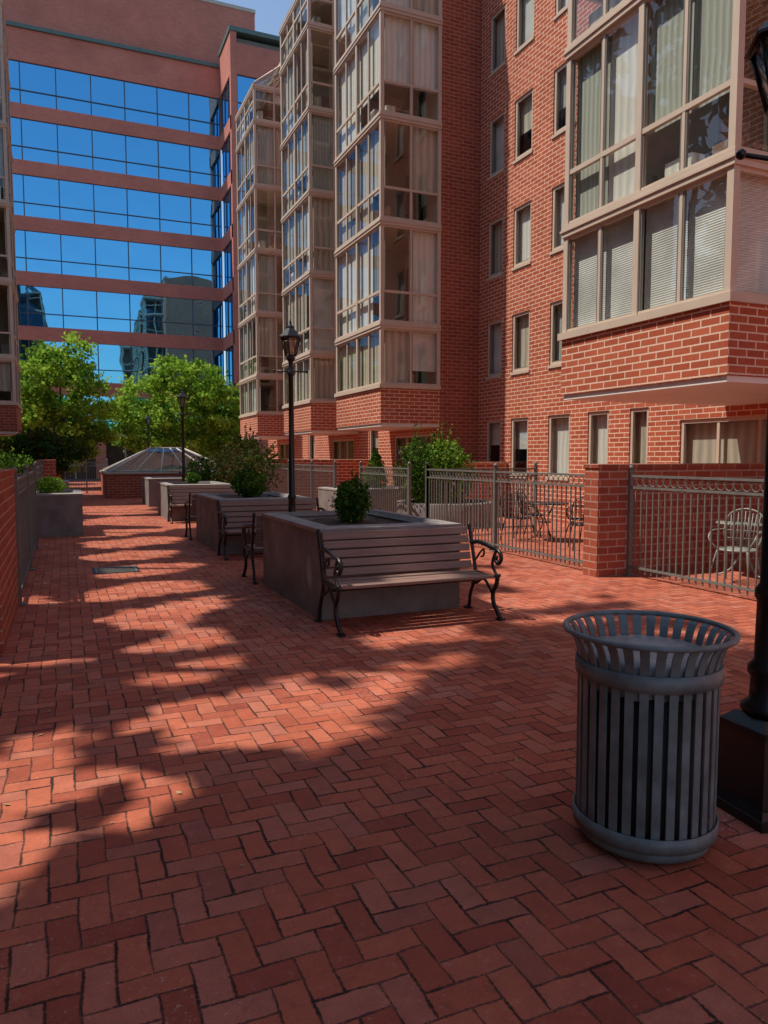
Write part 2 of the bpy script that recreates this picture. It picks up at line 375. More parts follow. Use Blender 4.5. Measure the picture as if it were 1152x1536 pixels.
# ------------------------------------------------------------------ bay tower (local x from front=0 to D, y 0..L)
def bay(name, parent, X0, Y0, D, L, sgn=1, bands=(5.12, 7.82, 10.52, 13.22, 15.92), top=17.35, seed=1, brick='red_brick', near=False, zs=2.5):
    rr = random.Random(seed)
    tx = lambda p: (X0+sgn*p[0], Y0+p[1], p[2])
    fr = MB(tx); gl = MB(tx); cu = MB(tx); bk = MB(tx)
    bk.box(0, D-.003, 0, L, zs, 3.44, brick)
    bk.box(.03, D-.01, .03, L-.03, zs-.08, zs-.003, 'soffit_white')
    fr.box(-.05, D-.004, -.05, L+.05, 3.443, 3.55, 'frame_beige')
    levels = [(3.55, bands[0], False)]+[(bands[i], bands[i+1], True) for i in range(len(bands)-1)]+[(bands[-1], top, True)]
    pw = .10
    for zb, zt, dbl in levels:
        z0 = zb+(.0 if not dbl else .09); z1 = zt-.09
        fr.box(-.025, D-.004, -.025, L+.025, zt-.09, zt+.09, 'frame_beige')
        fr.box(-.045, D-.006, -.045, L+.045, zt-.015, zt+.02, 'frame_beige')
        zr = z0+.80
        for y in (0, L/2-pw/2, L-pw):
            fr.box(0, pw, y, y+pw, z0, z1, 'frame_beige')
        for y in (0, L-pw):
            fr.box(D-pw-.005, D-.005, y, y+pw, z0, z1, 'frame_beige')
        ycells = []
        for a, b in ((pw, L/2-pw/2), (L/2+pw/2, L-pw)):
            mid = (a+b)/2
            fr.box(.02, .07, mid-.025, mid+.025, z0, z1, 'frame_beige')
            ycells += [(a, mid-.025), (mid+.025, b)]
            fr.box(.018, .075, a, b, z0, z0+.05, 'frame_beige'); fr.box(.018, .075, a, b, z1-.05, z1, 'frame_beige')
            if dbl: fr.box(.016, .08, a, b, zr-.035, zr+.035, 'frame_beige')
        for a, b in ycells:
            gl.quad((.045, a, z0), (.045, b, z0), (.045, b, z1), (.045, a, z1), 'window_glass')
            fr.box(.028, .06, a, a+.03, z0+.05, z1-.05, 'sash_grey'); fr.box(.028, .06, b-.03, b, z0+.05, z1-.05, 'sash_grey')
        xm = [(pw, D/2-.03), (D/2+.03, D-pw-.005)]
        for yy, sg in ((0, 1), (L, -1)):
            def yb(a, b): return (min(yy+sg*a, yy+sg*b), max(yy+sg*a, yy+sg*b))
            fr.box(D/2-.03, D/2+.03, *yb(.02, .07), z0, z1, 'frame_beige')
            for a, b in xm:
                fr.box(a, b, *yb(.018, .075), z0, z0+.05, 'frame_beige'); fr.box(a, b, *yb(.018, .075), z1-.05, z1, 'frame_beige')
                fr.box(a, a+.025, *yb(.028, .06), z0+.05, z1-.05, 'sash_grey')
                if dbl: fr.box(a, b, *yb(.016, .08), zr-.03, zr+.03, 'frame_beige')
                y = yy+sg*.045
                gl.quad((a, y, z0), (b, y, z0), (b, y, z1), (a, y, z1), 'window_glass')
        style = rr.choice(['curtain_white', 'curtain_beige', 'curtain_grey', 'blind_horizontal', 'curtain_grey'])
        if near: style = 'blind_horizontal' if not dbl else 'curtain_grey'
        for a, b in ycells:
            st = style if rr.random() < (.95 if near else .7) else rr.choice(CUR+[None])
            if st:
                zlow = z0 if (rr.random() < .35 or not dbl) else zr-.02
                cu.quad((.16, a-.03, zlow), (.16, b+.03, zlow), (.16, b+.03, z1), (.16, a-.03, z1), st)
            if dbl and (near or rr.random() < .6):
                h = rr.uniform(.35, .8); w = rr.uniform(.25, .6); yc = (a+b)/2+rr.uniform(-.1, .1)
                cu.box(.25, .25+w*.5, yc-w/2, yc+w/2, z0-.08, z0-.08+h, rr.choice(['curtain_white', 'curtain_beige', 'curtain_dim', 'slat_brown', 'soffit_white']))
        for a, b in xm:
            st = style if rr.random() < .35 else rr.choice(CUR+[None, None, None, None])
            if st:
                zlow = z0 if rr.random() < .5 else (zr if dbl else z0+.4)
                cu.quad((a-.03, .16, zlow), (b+.03, .16, zlow), (b+.03, .16, z1), (a-.03, .16, z1), st)
        if rr.random() < .7:
            x = rr.uniform(.4, D-.8); cu.box(x, x+.5, .4, .95, z0+.28, z0+.34, 'slat_brown')
            for dx in (0, .45):
                for dy in (.42, .88): cu.box(x+dx, x+dx+.04, dy, dy+.04, z0-.09, z0+.28, 'slat_brown')
            cu.box(x, x+.5, .9, .95, z0+.34, z0+.85, 'slat_brown')
        cu.quad((D-.02, .1, zb), (D-.02, L-.1, zb), (D-.02, L-.1, zt), (D-.02, .1, zt), 'room_wall')
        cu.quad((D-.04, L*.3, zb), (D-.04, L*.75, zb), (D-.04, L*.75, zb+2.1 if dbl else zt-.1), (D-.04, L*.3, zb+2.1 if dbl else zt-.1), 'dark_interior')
        cu.quad((.2, L*.62, zb), (D-.05, L*.62, zb), (D-.05, L*.62, zt), (.2, L*.62, zt), 'room_wall')
    zt = top+.09; zp = top+1.5
    gl.quad((.02, .02, zt), (.02, L-.02, zt), (D, L-.02, zp), (D, .02, zp), 'skylight_glass')
    gl.poly([(.02, .03, zt), (D, .03, zt), (D, .03, zp)], 'window_glass')
    gl.poly([(.02, L-.03, zt), (D, L-.03, zt), (D, L-.03, zp)], 'window_glass')
    for k in range(5):
        y = .03+(L-.06)*k/4; fr.tube([(0, y, zt+.02), (D, y, zp+.02)], .04, 4, 'frame_beige')
    for k in (0, .5, 1):
        fr.tube([(D*k, 0, zt+(zp-zt)*k+.03), (D*k, L, zt+(zp-zt)*k+.03)], .035, 4, 'frame_beige')
    fr.tube([(D*.5, .03, zt), (D*.5, .03, zt+(zp-zt)*.5)], .03, 4, 'frame_beige')
    e = parent
    bk.build(name+'_brick_skirt', e); fr.build(name+'_frames', e); gl.build(name+'_glass', e); cu.build(name+'_interior', e)

# ------------------------------------------------------------------ right apartment building
apt = empty('brick_apartment_building')
XF = 10.9; XT = 9.65; YT = 18.5; H = 19.4
w = MB(); wd = MB()
opens = []
zrows = [1.1]+[3.8+2.7*k for k in range(6)]
cols = [(17.3, 18.05), (16.0, 16.8), (14.3, 15.15)]
for (a, b) in cols:
    for z in zrows: opens.append((a, b, z, z+1.5))
for (a, b) in ((12.95, 13.65), (11.75, 12.3)): opens.append((a, b, 1.1, 2.6))
for (a, b) in ((12.6, 13.4), (11.0, 11.8)):
    for z in zrows[1:]: opens.append((a, b, z, z+1.5))
doors = [(7.4, 10.9, .12, 2.3), (2.6, 5.8, .12, 2.3)]
for z in zrows[1:]: opens.append((4.0, 4.9, z, z+1.5)); opens.append((1.5, 2.4, z, z+1.5))
wall_x(w, XF, -12, YT, 0, H, opens+doors, 'red_brick')
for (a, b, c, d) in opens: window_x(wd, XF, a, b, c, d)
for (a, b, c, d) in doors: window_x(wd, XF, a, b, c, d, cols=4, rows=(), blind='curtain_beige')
w.quad((XT, YT, 0), (XF, YT, 0), (XF, YT, H), (XT, YT, H), 'red_brick_shaded')  # side turned from the sun, its shade is in the brick colour
tdoors = [(19.0, 21.6, .1, 2.25), (25.2, 27.6, .1, 2.25), (33, 35.4, .1, 2.25)]
twin = []
for yc in (23.3, 30.2):
    for z in zrows: twin.append((yc-.4, yc+.4, z, z+1.5))
wall_x(w, XT, YT, 37.5, 0, H, tdoors+twin, 'red_brick')
for (a, b, c, d) in twin: window_x(wd, XT, a, b, c, d)
for (a, b, c, d) in tdoors: window_x(wd, XT, a, b, c, d, cols=3, rows=(), blind='curtain_dim')
w.quad((XT, 37.5, 0), (XT, 37.5, H), (24, 37.5, H), (24, 37.5, 0), 'red_brick')
w.quad((XF, -12, 0), (24, -12, 0), (24, -12, H), (XF, -12, H), 'red_brick')
w.poly([(XF, -12, H), (24, -12, H), (24, 37.5, H), (XT, 37.5, H), (XT, YT, H), (XF, YT, H)], 'roof_grey')
w.quad((24, -12, 0), (24, 37.5, 0), (24, 37.5, H), (24, -12, H), 'red_brick')
w.box(XF-.06, XF+.3, -12, YT-.01, H+.004, H+.2, 'frame_beige'); w.box(XT-.06, XT+.3, YT, 37.5, H+.004, H+.2, 'frame_beige')
w.build('walls', apt); wd.build('windows', apt)
bay('bay_near', apt, 7.34, 6.62, XF-7.34, 3.25, seed=5, near=True, zs=2.58)
bay('bay_a', apt, 7.85, 18.45, XT-7.85, 3.55, seed=8)
bay('bay_b', apt, 7.85, 24.6, XT-7.85, 3.45, seed=21)
bay('bay_c', apt, 7.85, 32.3, XT-7.85, 3.5, seed=33)

# ------------------------------------------------------------------ left apartment building
lapt = empty('brick_apartment_building')
w = MB(); wd = MB()
YL = 35.5
w.quad((-3.6, 29.6, 0), (-3.6, YL, 0), (-3.6, YL, 19), (-3.6, 29.6, 19), 'red_brick_shaded')
w.quad((-3.6, 29.6, 0), (-14, 29.6, 0), (-14, 29.6, 19), (-3.6, 29.6, 19), 'red_brick_shaded')
w.quad((-3.6, YL, 0), (-14, YL, 0), (-14, YL, 19), (-3.6, YL, 19), 'red_brick_shaded')
w.quad((-3.6, 29.6, 19), (-3.6, YL, 19), (-14, YL, 19), (-14, 29.6, 19), 'roof_grey')
wo = [(y, y+.9, z, z+1.5) for y in range(-10, 29, 3) for z in (1.1, 3.8)]
wall_x(w, -7, -12, 29.59, 0, 6.4, wo, 'red_brick', out=1)
for o in wo: window_x(wd, -7, *o, out=1)
w.quad((-7, -12, 6.4), (-7, 29.59, 6.4), (-14, 29.59, 6.4), (-14, -12, 6.4), 'roof_grey')
w.quad((-7, -12, 0), (-14, -12, 0), (-14, -12, 6.4), (-7, -12, 6.4), 'red_brick')
w.build('walls', lapt); wd.build('windows', lapt)
bay('bay_left', lapt, -1.55, 30.0, 2.05, 3.4, sgn=-1, seed=3, brick='red_brick_shaded')

# ------------------------------------------------------------------ far glass office building
off = empty('glass_office_building')
w = MB(); gl = MB(); mu = MB()
bz = [5.9+3.68*k for k in range(6)]
YB = 57; XA, XB = -22, 11.3
def officeface_y(x0, x1, Y, sp=2.15):
    gl.quad((x0, Y+.12, 3.2), (x1, Y+.12, 3.2), (x1, Y+.12, 28.0), (x0, Y+.12, 28.0), 'blue_curtain_glass')
    n = max(1, round((x1-x0)/sp))
    zz = [3.2]+[b+.95 for b in bz]; ze = bz+[28.0]
    for a, b in zip(zz, ze):
        for k in range(n+1):
            x = x0+(x1-x0)*k/n; mu.box(x-.035, x+.035, Y+.05, Y+.13, a, b, 'mullion')
        h = a+(b-a)*.33; mu.box(x0, x1, Y+.06, Y+.125, h-.03, h+.03, 'mullion')
    for b in bz: w.box(x0, x1, Y, Y+.4, b, b+.95, 'far_brick')
    w.box(x0, x1, Y, Y+.4, 28.0, 30.1, 'far_brick')
officeface_y(XA, XB, YB)
w.box(XA, XB+.0, YB-.15, YB+1, 30.1, 30.35, 'ledge_teal')
w.box(XA, 14.2, YB+.7, YB+16, 30.352, 35.0, 'far_brick')
w.box(XA, 14.25, YB+.65, YB+16.1, 35.0, 35.25, 'frame_far')
YW = 53
officeface_y(11.75, 20, YW)
gl.quad((11.42, YW, 3.2), (11.42, YB, 3.2), (11.42, YB, 28), (11.42, YW, 28), 'blue_curtain_glass')
for b in bz: w.box(11.3, 11.7, YW, YB-.001, b, b+.95, 'far_brick')
w.box(11.3, 11.74, YW, YB-.16, 28, 30.8, 'far_brick'); w.box(11.74, 20, YW+.401, YB+2, 28.0, 30.6, 'roof_grey')
w.box(11.22, 20, YW-.08, YB-.17, 30.8, 31.1, 'ledge_teal')
w.box(11.3, 11.74, YW-.02, YW+.4, 3.2, 28, 'far_brick')
for y in (54.3, 55.6):
    mu.box(11.36, 11.44, y-.03, y+.03, 3.2, 28, 'mullion')
w.box(XA, XB, YB-.3, YB+.5, 2.9, 3.2, 'frame_far')
gl.quad((XA, YB+.4, 0), (XB, YB+.4, 0), (XB, YB+.4, 2.9), (XA, YB+.4, 2.9), 'door_dark')
for k in range(20):
    x = XA+.6+k*1.7; mu.box(x-.05, x+.05, YB+.3, YB+.42, 0, 2.9, 'frame_far')
for x in (-2, 2.4, 6.8, 11): w.box(x-.35, x+.35, YB-.25, YB+.35, 0, 2.899, 'far_brick')
w.box(11.3, 20, YW, YW+.4, 0, 3.2, 'far_brick'); w.box(11.3, 11.74, YW+.4, YB-.31, 0, 3.2, 'far_brick')
w.build('brick_bands', off); gl.build('curtain_glass', off); mu.build('mullions', off)

# ------------------------------------------------------------------ low brick patio walls
def lowwall(name, x0, x1, y0, y1, h=1.5, mat='red_brick_shaded'):  # default brick has the shade of unlit wall fronts in its colour
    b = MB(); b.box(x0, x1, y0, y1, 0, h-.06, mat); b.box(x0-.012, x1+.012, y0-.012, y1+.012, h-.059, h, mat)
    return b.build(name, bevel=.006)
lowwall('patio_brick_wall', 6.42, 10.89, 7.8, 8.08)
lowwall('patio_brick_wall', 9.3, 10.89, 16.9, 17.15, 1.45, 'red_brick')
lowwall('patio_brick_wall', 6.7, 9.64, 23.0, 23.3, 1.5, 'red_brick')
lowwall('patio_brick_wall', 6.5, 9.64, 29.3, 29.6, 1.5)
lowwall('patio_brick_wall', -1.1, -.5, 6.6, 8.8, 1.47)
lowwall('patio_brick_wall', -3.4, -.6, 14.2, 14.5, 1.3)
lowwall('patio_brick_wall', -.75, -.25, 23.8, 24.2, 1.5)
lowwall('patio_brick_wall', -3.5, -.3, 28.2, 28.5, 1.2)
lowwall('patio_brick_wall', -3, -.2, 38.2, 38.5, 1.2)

# ------------------------------------------------------------------ fences
def fence(p0, p1, h=1.34, posts=2.4, sp=.105):
    p0 = Vector((*p0, 0)); p1 = Vector((*p1, 0)); L = (p1-p0).length; d = (p1-p0).normalized()
    M = Matrix.Translation(p0) @ Matrix.Rotation(math.atan2(d.y, d.x), 4, 'Z')
    b = MB(); mt = 'fence_metal'
    n = max(1, round(L/posts))
    for k in range(n+1):
        x = L*k/n; b.box(x-.03, x+.03, -.03, .03, 0, h+.06, mt, M); b.box(x-.038, x+.038, -.038, .038, h+.06, h+.075, mt, M)
        b.box(x-.07, x+.07, -.07, .07, .002, .016, mt, M)
        c = M @ Vector((x, 0, h+.11)); b.sphere(c, .038, mt)
    for z in (h, h-.155, .12): b.box(.03, L-.03, -.019, .019, z-.014, z+.014, mt, M)
    m = int(L/sp)
    for k in range(1, m):
        x = L*k/m
        if any(abs(x-L*q/n) < .045 for q in range(n+1)): continue
        b.box(x-.008, x+.008, -.008, .008, .05, h-.155, mt, M)
    r = .055; m = int(L/.118)
    for k in range(m):
        x = (k+.5)*L/m
        if any(abs(x-L*q/n) < .07 for q in range(n+1)): continue
        pts = [(x+r*math.cos(a), 0, h-.077+r*math.sin(a)) for a in [2*math.pi*q/10 for q in range(10)]]
        b.tube(pts, .007, 4, mt, closed=True, M=M)
    return b.build('metal_fence')
fence((6.95, 7.79), (6.95, 2.2), posts=2.3)
fence((6.62, 8.1), (6.62, 13.2))
fence((6.62, 13.2), (9.2, 13.2))
fence((6.7, 14.2), (6.7, 17.0))
fence((6.7, 18.9), (6.7, 23.0))
fence((6.7, 23.4), (6.7, 29.3))
fence((6.7, 29.7), (6.7, 36))
fence((-.5, 8.82), (-.5, 14.2), sp=.105)
fence((-.6, 18.3), (-.6, 23.8)); fence((.0, 34.6), (1.7, 34.6), posts=.85)

# ------------------------------------------------------------------ planters with benches, plants
def planter(x0, x1, y0, y1, h=.91):
    e = empty('concrete_planter'); t_ = .13
    b = MB()
    b.box(x0, x1, y0, y0+t_, 0, h-.05, 'concrete'); b.box(x0, x1, y1-t_, y1, 0, h-.05, 'concrete')
    b.box(x0, x0+t_, y0+t_, y1-t_, 0, h-.05, 'concrete'); b.box(x1-t_, x1, y0+t_, y1-t_, 0, h-.05, 'concrete')
    b.build('walls', e)
    b = MB(); q = .012; i0 = .15; i1 = .20
    ou = [(x0-q, y0-q), (x1+q, y0-q), (x1+q, y1+q), (x0-q, y1+q)]
    inn = [(x0+i0, y0+i0), (x1-i0, y0+i0), (x1-i0, y1-i0), (x0+i0, y1-i0)]
    lo = [(x0+i1, y0+i1), (x1-i1, y0+i1), (x1-i1, y1-i1), (x0+i1, y1-i1)]
    for k in range(4):
        a, c = k, (k+1) % 4
        b.quad((*ou[a], h-.015), (*ou[c], h-.015), (*inn[c], h), (*inn[a], h), 'concrete_rim')
        b.quad((*inn[a], h), (*inn[c], h), (*lo[c], h-.12), (*lo[a], h-.12), 'concrete_rim')
        b.quad((*ou[a], h-.052), (*ou[c], h-.052), (*ou[c], h-.015), (*ou[a], h-.015), 'concrete_rim')
        b.quad((*ou[a], h-.052), (*ou[c], h-.052), (*lo[c], h-.052), (*lo[a], h-.052), 'concrete_rim')
    b.build('rim', e)
    b = MB(); n = 14
    vs = {}
    for i in range(n+1):
        for j in range(n+1):
            x = x0+i1-.02+(x1-x0-2*i1+.04)*i/n; y = y0+i1-.02+(y1-y0-2*i1+.04)*j/n
            vs[i, j] = b.addv((x, y, h-.10+R.uniform(-.015, .015)+.04*math.sin(math.pi*i/n)*math.sin(math.pi*j/n)))
    for i in range(n):
        for j in range(n): b.face([vs[i, j], vs[i+1, j], vs[i+1, j+1], vs[i, j+1]], 'soil', True)
    b.build('soil', e)
    return e

def bush(name, c, rx, rz, n, leaf, mats, cone=False, stem=True, bumps=9, tuft=0):
    b = MB(); cx, cy, cz = c
    lumps = [(R.uniform(0, 6.28), R.uniform(-.8, 1), R.uniform(.75, 1.18)) for _ in range(bumps)]
    for _ in range(n):
        a = R.uniform(0, 6.283); s_ = R.uniform(-1, 1)
        rad = R.random()**.35
        k = 1.0
        for la, ls, lr in lumps:
            dd = (math.cos(a-la)*.5+.5)*(1-abs(s_-ls)*.6)
            if dd > .75: k = max(lr, .8)
        if cone: u_ = (s_+1)/2; rr_ = max(.04, (1-u_**2.4)**.9)*min(1, .75+u_*1.2)
        else: rr_ = math.sqrt(max(0, 1-s_*s_))
        r = rr_*rad*rx*k*R.uniform(.80, 1.15)
        p = (cx+r*math.cos(a), cy+r*math.sin(a), cz+s_*rz*(rad if not cone else 1)*R.uniform(.90, 1.08))
        b.leaf(p, leaf*R.uniform(.6, 1.3), R.choice(mats))
    for q in range(tuft):      # short shoots sticking out of the outline
        a = R.uniform(0, 6.283); el_ = R.uniform(-.2, 1.4); L = R.uniform(1.0, 1.28)
        if q < 3: el_ = 1.35+.1*q; L = 1.45
        for s_ in range(26):
            f = .7+(L-.7)*s_/26
            p = (cx+rx*f*math.cos(el_)*math.cos(a)+R.gauss(0, .012), cy+rx*f*math.cos(el_)*math.sin(a)+R.gauss(0, .012), cz+rz*f*math.sin(el_)+R.gauss(0, .012))
            b.leaf(p, leaf*R.uniform(.6, 1.1), R.choice(mats))
    if stem:
        for _ in range(4):
            b.tube([(cx+R.uniform(-.03, .03), cy+R.uniform(-.03, .03), cz-rz-.06), (cx+R.uniform(-.4, .4)*rx, cy+R.uniform(-.4, .4)*rx, cz+rz*.5)], .015, 5, 'bark', r2=.004)
    return b.build(name)

def bench(x0, x1, yback, face=-1):
    e = empty('park_bench'); L = x1-x0; xc = (x0+x1)/2
    M = Matrix.Translation((xc, yback, 0))
    if face == 1: M = M @ Matrix.Rotation(math.pi, 4, 'Z')
    s_ = MB(); hl = L/2-.035
    for k in range(4):
        y = -.60+k*.118; z = .435-.012*math.sin(k)
        s_.box(-hl, hl, y, y+.10, z-.03, z, 'slat_brown', M)
    s_.build('seat', e, bevel=.006)
    s_ = MB(); T = math.atan2(.11, .42)
    Mb = M @ Matrix.Translation((0, -.145, .455)) @ Matrix.Rotation(-T, 4, 'X')
    for k in range(5):
        s_.box(-hl, hl, -.012, .014, k*.088, k*.088+.074, 'slat_brown', Mb)
    s_.build('backrest', e, bevel=.005)
    s_ = MB()
    for sx in (-1, 1):
        x = sx*L/2
        def P(l): return [(x, a, b) for a, b in l]
        def tb(l, r=.019, n=5):
            pp = catmull(P(l), n); s_.tube(pp, r, 7, 'black_iron', M=M)
        tb([(-.025, .90), (-.07, .76), (-.13, .56), (-.165, .43), (-.14, .30), (-.07, .16), (-.05, .05), (-.02, .012)])
        tb([(-.165, .415), (-.3, .405), (-.45, .40), (-.575, .42), (-.635, .435)], .018)
        tb([(-.60, .42), (-.575, .33), (-.52, .25), (-.53, .15), (-.60, .07), (-.66, .012)], .022)
        tb([(-.08, .70), (-.2, .725), (-.36, .715), (-.50, .69), (-.585, .685), (-.645, .65), (-.655, .59), (-.61, .55), (-.565, .575), (-.575, .62)], .021)
        tb([(-.60, .42), (-.54, .47), (-.50, .53), (-.52, .60), (-.56, .66)], .015)
        tb([(-.10, .28), (-.2, .30), (-.33, .36), (-.44, .30), (-.52, .22)], .015)
        tb([(-.33, .36), (-.33, .40)], .012)
        tb([(-.14, .52), (-.2, .56), (-.26, .62), (-.33, .66), (-.33, .60), (-.28, .58)], .011)
        for yy in (-.02, -.66): s_.box(x-.03, x+.03, yy-.045, yy+.045, .002, .018, 'black_iron', M)
    s_.tube([(-L/2, -.31, .345), (L/2, -.31, .345)], .009, 6, 'black_iron', M=M)
    s_.build('cast_iron_ends', e)
    return e

PL = [(2.25, 3.80, 6.80, 9.05), (2.28, 3.85, 12.05, 14.4), (2.33, 3.9, 18.8, 21.2), (2.42, 4.0, 24.5, 26.7)]
for i, (a, b_, c, d) in enumerate(PL):
    planter(a, b_, c, d)
    if i < 3:
        bench(a-.03 if i else 2.22, b_+.08, c-.02, -1)
    if i < 2: bench(a-.1, b_+.05, d+.02, 1)
bush('boxwood_shrub', (3.02, 7.95, 1.07), .215, .26, 4600, .036, ['leaf_dark', 'leaf_dark', 'leaf_mid'], tuft=34)
bush('boxwood_shrub', (3.05, 13.2, 1.10), .31, .26, 2600, .055, ['leaf_dark', 'leaf_mid'], tuft=20)
bush('boxwood_shrub', (3.1, 20.0, 1.02), .2, .18, 700, .06, ['leaf_dark', 'leaf_mid'])
planter(-.78, .3, 16.0, 18.2, .87)
bush('boxwood_shrub', (-.3, 17.2, .98), .35, .2, 900, .07, ['leaf_mid', 'leaf_bright'])
planter(6.15, 8.7, 17.2, 18.7, .8)
planter(-.9, .1, 26, 27.6, .8)
e = empty('round_concrete_planter'); b = MB()
b.lathe(8.2, 15.4, [(1.15, 0), (1.15, .52), (1.13, .55), (1.0, .55), (.98, .53), (.98, .46)], 48, 'concrete', cap=False)
b.lathe(8.2, 15.4, [(.985, .47), (.5, .50), (.01, .52)], 32, 'soil', cap=False); b.build('wall_and_soil', e)
bush('boxwood_shrub', (7.35, 17.6, 1.25), .35, .5, 1800, .07, ['leaf_dark', 'leaf_mid'], cone=True)
bush('rounded_shrub', (7.35, 15.2, 1.15), .48, .85, 4500, .06, ['leaf_dark', 'leaf_mid', 'leaf_dark'], tuft=20)
bush('rounded_shrub', (8.25, 15.7, 1.15), .78, .88, 6500, .08, ['leaf_mid', 'leaf_dark', 'leaf_bright'], tuft=40)
bush('rounded_shrub', (6.0, 27.2, 1.0), 1.0, 1.05, 4500, .10, ['leaf_dark', 'leaf_mid', 'leaf_dark'])
bush('spreading_shrub', (4.9, 21.5, 1.2), 1.05, .95, 2200, .09, ['leaf_maple', 'leaf_dark', 'leaf_maple'], tuft=60)
bush('rounded_shrub', (4.8, 28.3, .9), .8, .8, 2200, .10, ['leaf_dark', 'leaf_mid'])
bush('rounded_shrub', (-1.5, 25.5, .9), .9, .85, 3000, .10, ['leaf_dark', 'leaf_mid'])

def tree(name, x, y, trunk_h, c, rx, ry, rz, clumps, per, leaf, mats, tr=.12, cl=.55):
    b = MB()
    top = Vector((x, y, trunk_h))
    b.tube(catmull([(x, y, 0), (x+.05, y, trunk_h*.5), tuple(top), (c[0], c[1], c[2]+rz*.5)], 4), tr, 8, 'bark', r2=tr*.3)
    for i in range(9):
        a = 6.283*i/9+R.uniform(-.3, .3); rr_ = R.uniform(.45, .8)
        e = (c[0]+rx*rr_*math.cos(a), c[1]+ry*rr_*math.sin(a), c[2]+rz*R.uniform(-.3, .6))
        mid = ((x+e[0])/2, (y+e[1])/2, (trunk_h+e[2])/2+.1)
        b.tube(catmull([(x, y, trunk_h*R.uniform(.7, 1)), mid, e], 3), tr*.45, 5, 'bark', r2=.012)
    for _ in range(clumps):
        while True:
            p = Vector((R.uniform(-1, 1), R.uniform(-1, 1), R.uniform(-1, 1)))
            if .25 < p.length < 1: break
        p = Vector((c[0]+p.x*rx, c[1]+p.y*ry, c[2]+p.z*rz)); m = R.choice(mats); rc = cl*R.uniform(.5, 1.2)
        for _ in range(per):
            q = p+Vector((R.gauss(0, .5), R.gauss(0, .5), R.gauss(0, .32)))*rc
            b.leaf(q, leaf*R.uniform(.6, 1.4), m if R.random() < .8 else R.choice(mats))
    return b.build(name)
BR = ['leaf_bright', 'leaf_bright', 'leaf_bright', 'leaf_mid']
tree('deciduous_tree', -.1, 40, 1.6, (-.1, 40, 4.1), 2.5, 2.2, 3.5, 210, 90, .20, BR)
tree('deciduous_tree', 6.1, 42, 1.4, (5.9, 42, 3.7), 3.6, 2.6, 3.2, 260, 90, .20, BR)
tree('deciduous_tree', -2.6, 47, 1.6, (-2.6, 47, 3.5), 2.2, 2.2, 2.8, 90, 80, .22, ['leaf_mid', 'leaf_bright'])
tree('deciduous_tree', 8.6, 48, 1.6, (8.6, 48, 3.6), 3.0, 2.2, 3.0, 90, 80, .22, ['leaf_mid', 'leaf_bright'])
tree('japanese_maple_tree', -.7, 29.2, 1.0, (-.6, 29.2, 1.75), 1.35, 1.2, .75, 70, 90, .12, ['leaf_dark', 'leaf_maple', 'leaf_dark'], tr=.06, cl=.4)

# added tree crowns out of view, gaps shaped to cast the sun patches
POLY = [(-1.6, 2.4), (-.1, 3.0), (.46, 3.4), (.42, 3.95), (1.0, 3.85), (1.7, 4.15), (2.55, 4.65), (2.85, 5.15), (1.7, 5.1), (1.0, 4.8), (.2, 4.5), (-1.6, 4.2)]
def inpoly(x, y, P):
    c = False; j = len(P)-1
    for i in range(len(P)):
        if (P[i][1] > y) != (P[j][1] > y) and x < (P[j][0]-P[i][0])*(y-P[i][1])/(P[j][1]-P[i][1])+P[i][0]: c = not c
        j = i
    return c
SP = []
for yy, xx, rx, ry in ((5.6, .85, .5, .34), (6.65, .8, .6, .38), (7.8, 1.0, .68, .40), (9.2, .85, .72, .45), (10.8, 1.1, .8, .48), (12.5, .9, .8, .55), (14.5, 1.1, .9, .65),
                       (16.5, 1.0, 1.0, .7), (6.2, -.7, .5, .35), (7.4, -.3, .4, .3), (8.9, -.5, .35, .4),
                       (5.85, 2.9, .55, .27), (6.2, 3.4, .5, .25), (7.0, 5.1, 1.0, .45), (5.9, 4.4, .35, .2), (8.4, 5.6, .9, .6), (10.5, 5.0, 1.0, .9), (12.8, 5, .9, .8), (15.5, 4.6, 1.3, 1.0)):
    SP.append((xx, yy, rx, ry))
def islit(gx, gy):  # ground spots left sunlit, no added leaf may shadow them
    n1 = mnoise.noise_vector(Vector((gx*.9, gy*.9, 3.1))); n2 = mnoise.noise_vector(Vector((gx*3.0, gy*3.0, 7.7)))
    gx += n1.x*.34+n2.x*.22; gy += n1.y*.34+n2.y*.22
    if inpoly(gx, gy, POLY): return mnoise.noise(Vector((gx*2.2, gy*2.2, 1.2))) > -.22
    for x, y, rx, ry in SP:
        dx = gx-x; dy = gy-y-.3*dx
        if (dx/rx)**2+(dy/ry)**2 < 1: return True
    if gy > 17:
        return mnoise.noise(Vector((gx*.5, gy*.8, 5.5))) > -.1
    return False
trees = [MB() for _ in range(6)]
YC = [-3, 2.5, 8, 13.5, 19, 25]
cnt = 0
while cnt < 23000:
    gx = R.uniform(-3, 6.1); gy = R.uniform(-6, 24)
    m = .13
    if islit(gx, gy) or islit(gx+m, gy) or islit(gx-m, gy) or islit(gx, gy+m) or islit(gx, gy-m): continue
    xx = R.uniform(-6.3, -3.1); z = (gx-xx)*(-SZ); y = gy-SY*(gx-xx)
    if z < 3.2 or z > 19: continue
    b = min(range(6), key=lambda k: abs(YC[k]-y))
    trees[b].leaf((xx, y, z), .54*R.uniform(.8, 1.15), 'leaf_added_canopy')
    cnt += 1
for k, b in enumerate(trees):
    y = YC[k]
    b.tube(catmull([(-5, y, 0), (-4.9, y+.1, 4), (-4.6, y, 9), (-4.5, y, 15)], 5), .22, 10, 'bark', r2=.04)
    b.build('added_shadow_tree')  # unseen, added for its shadow on the plaza

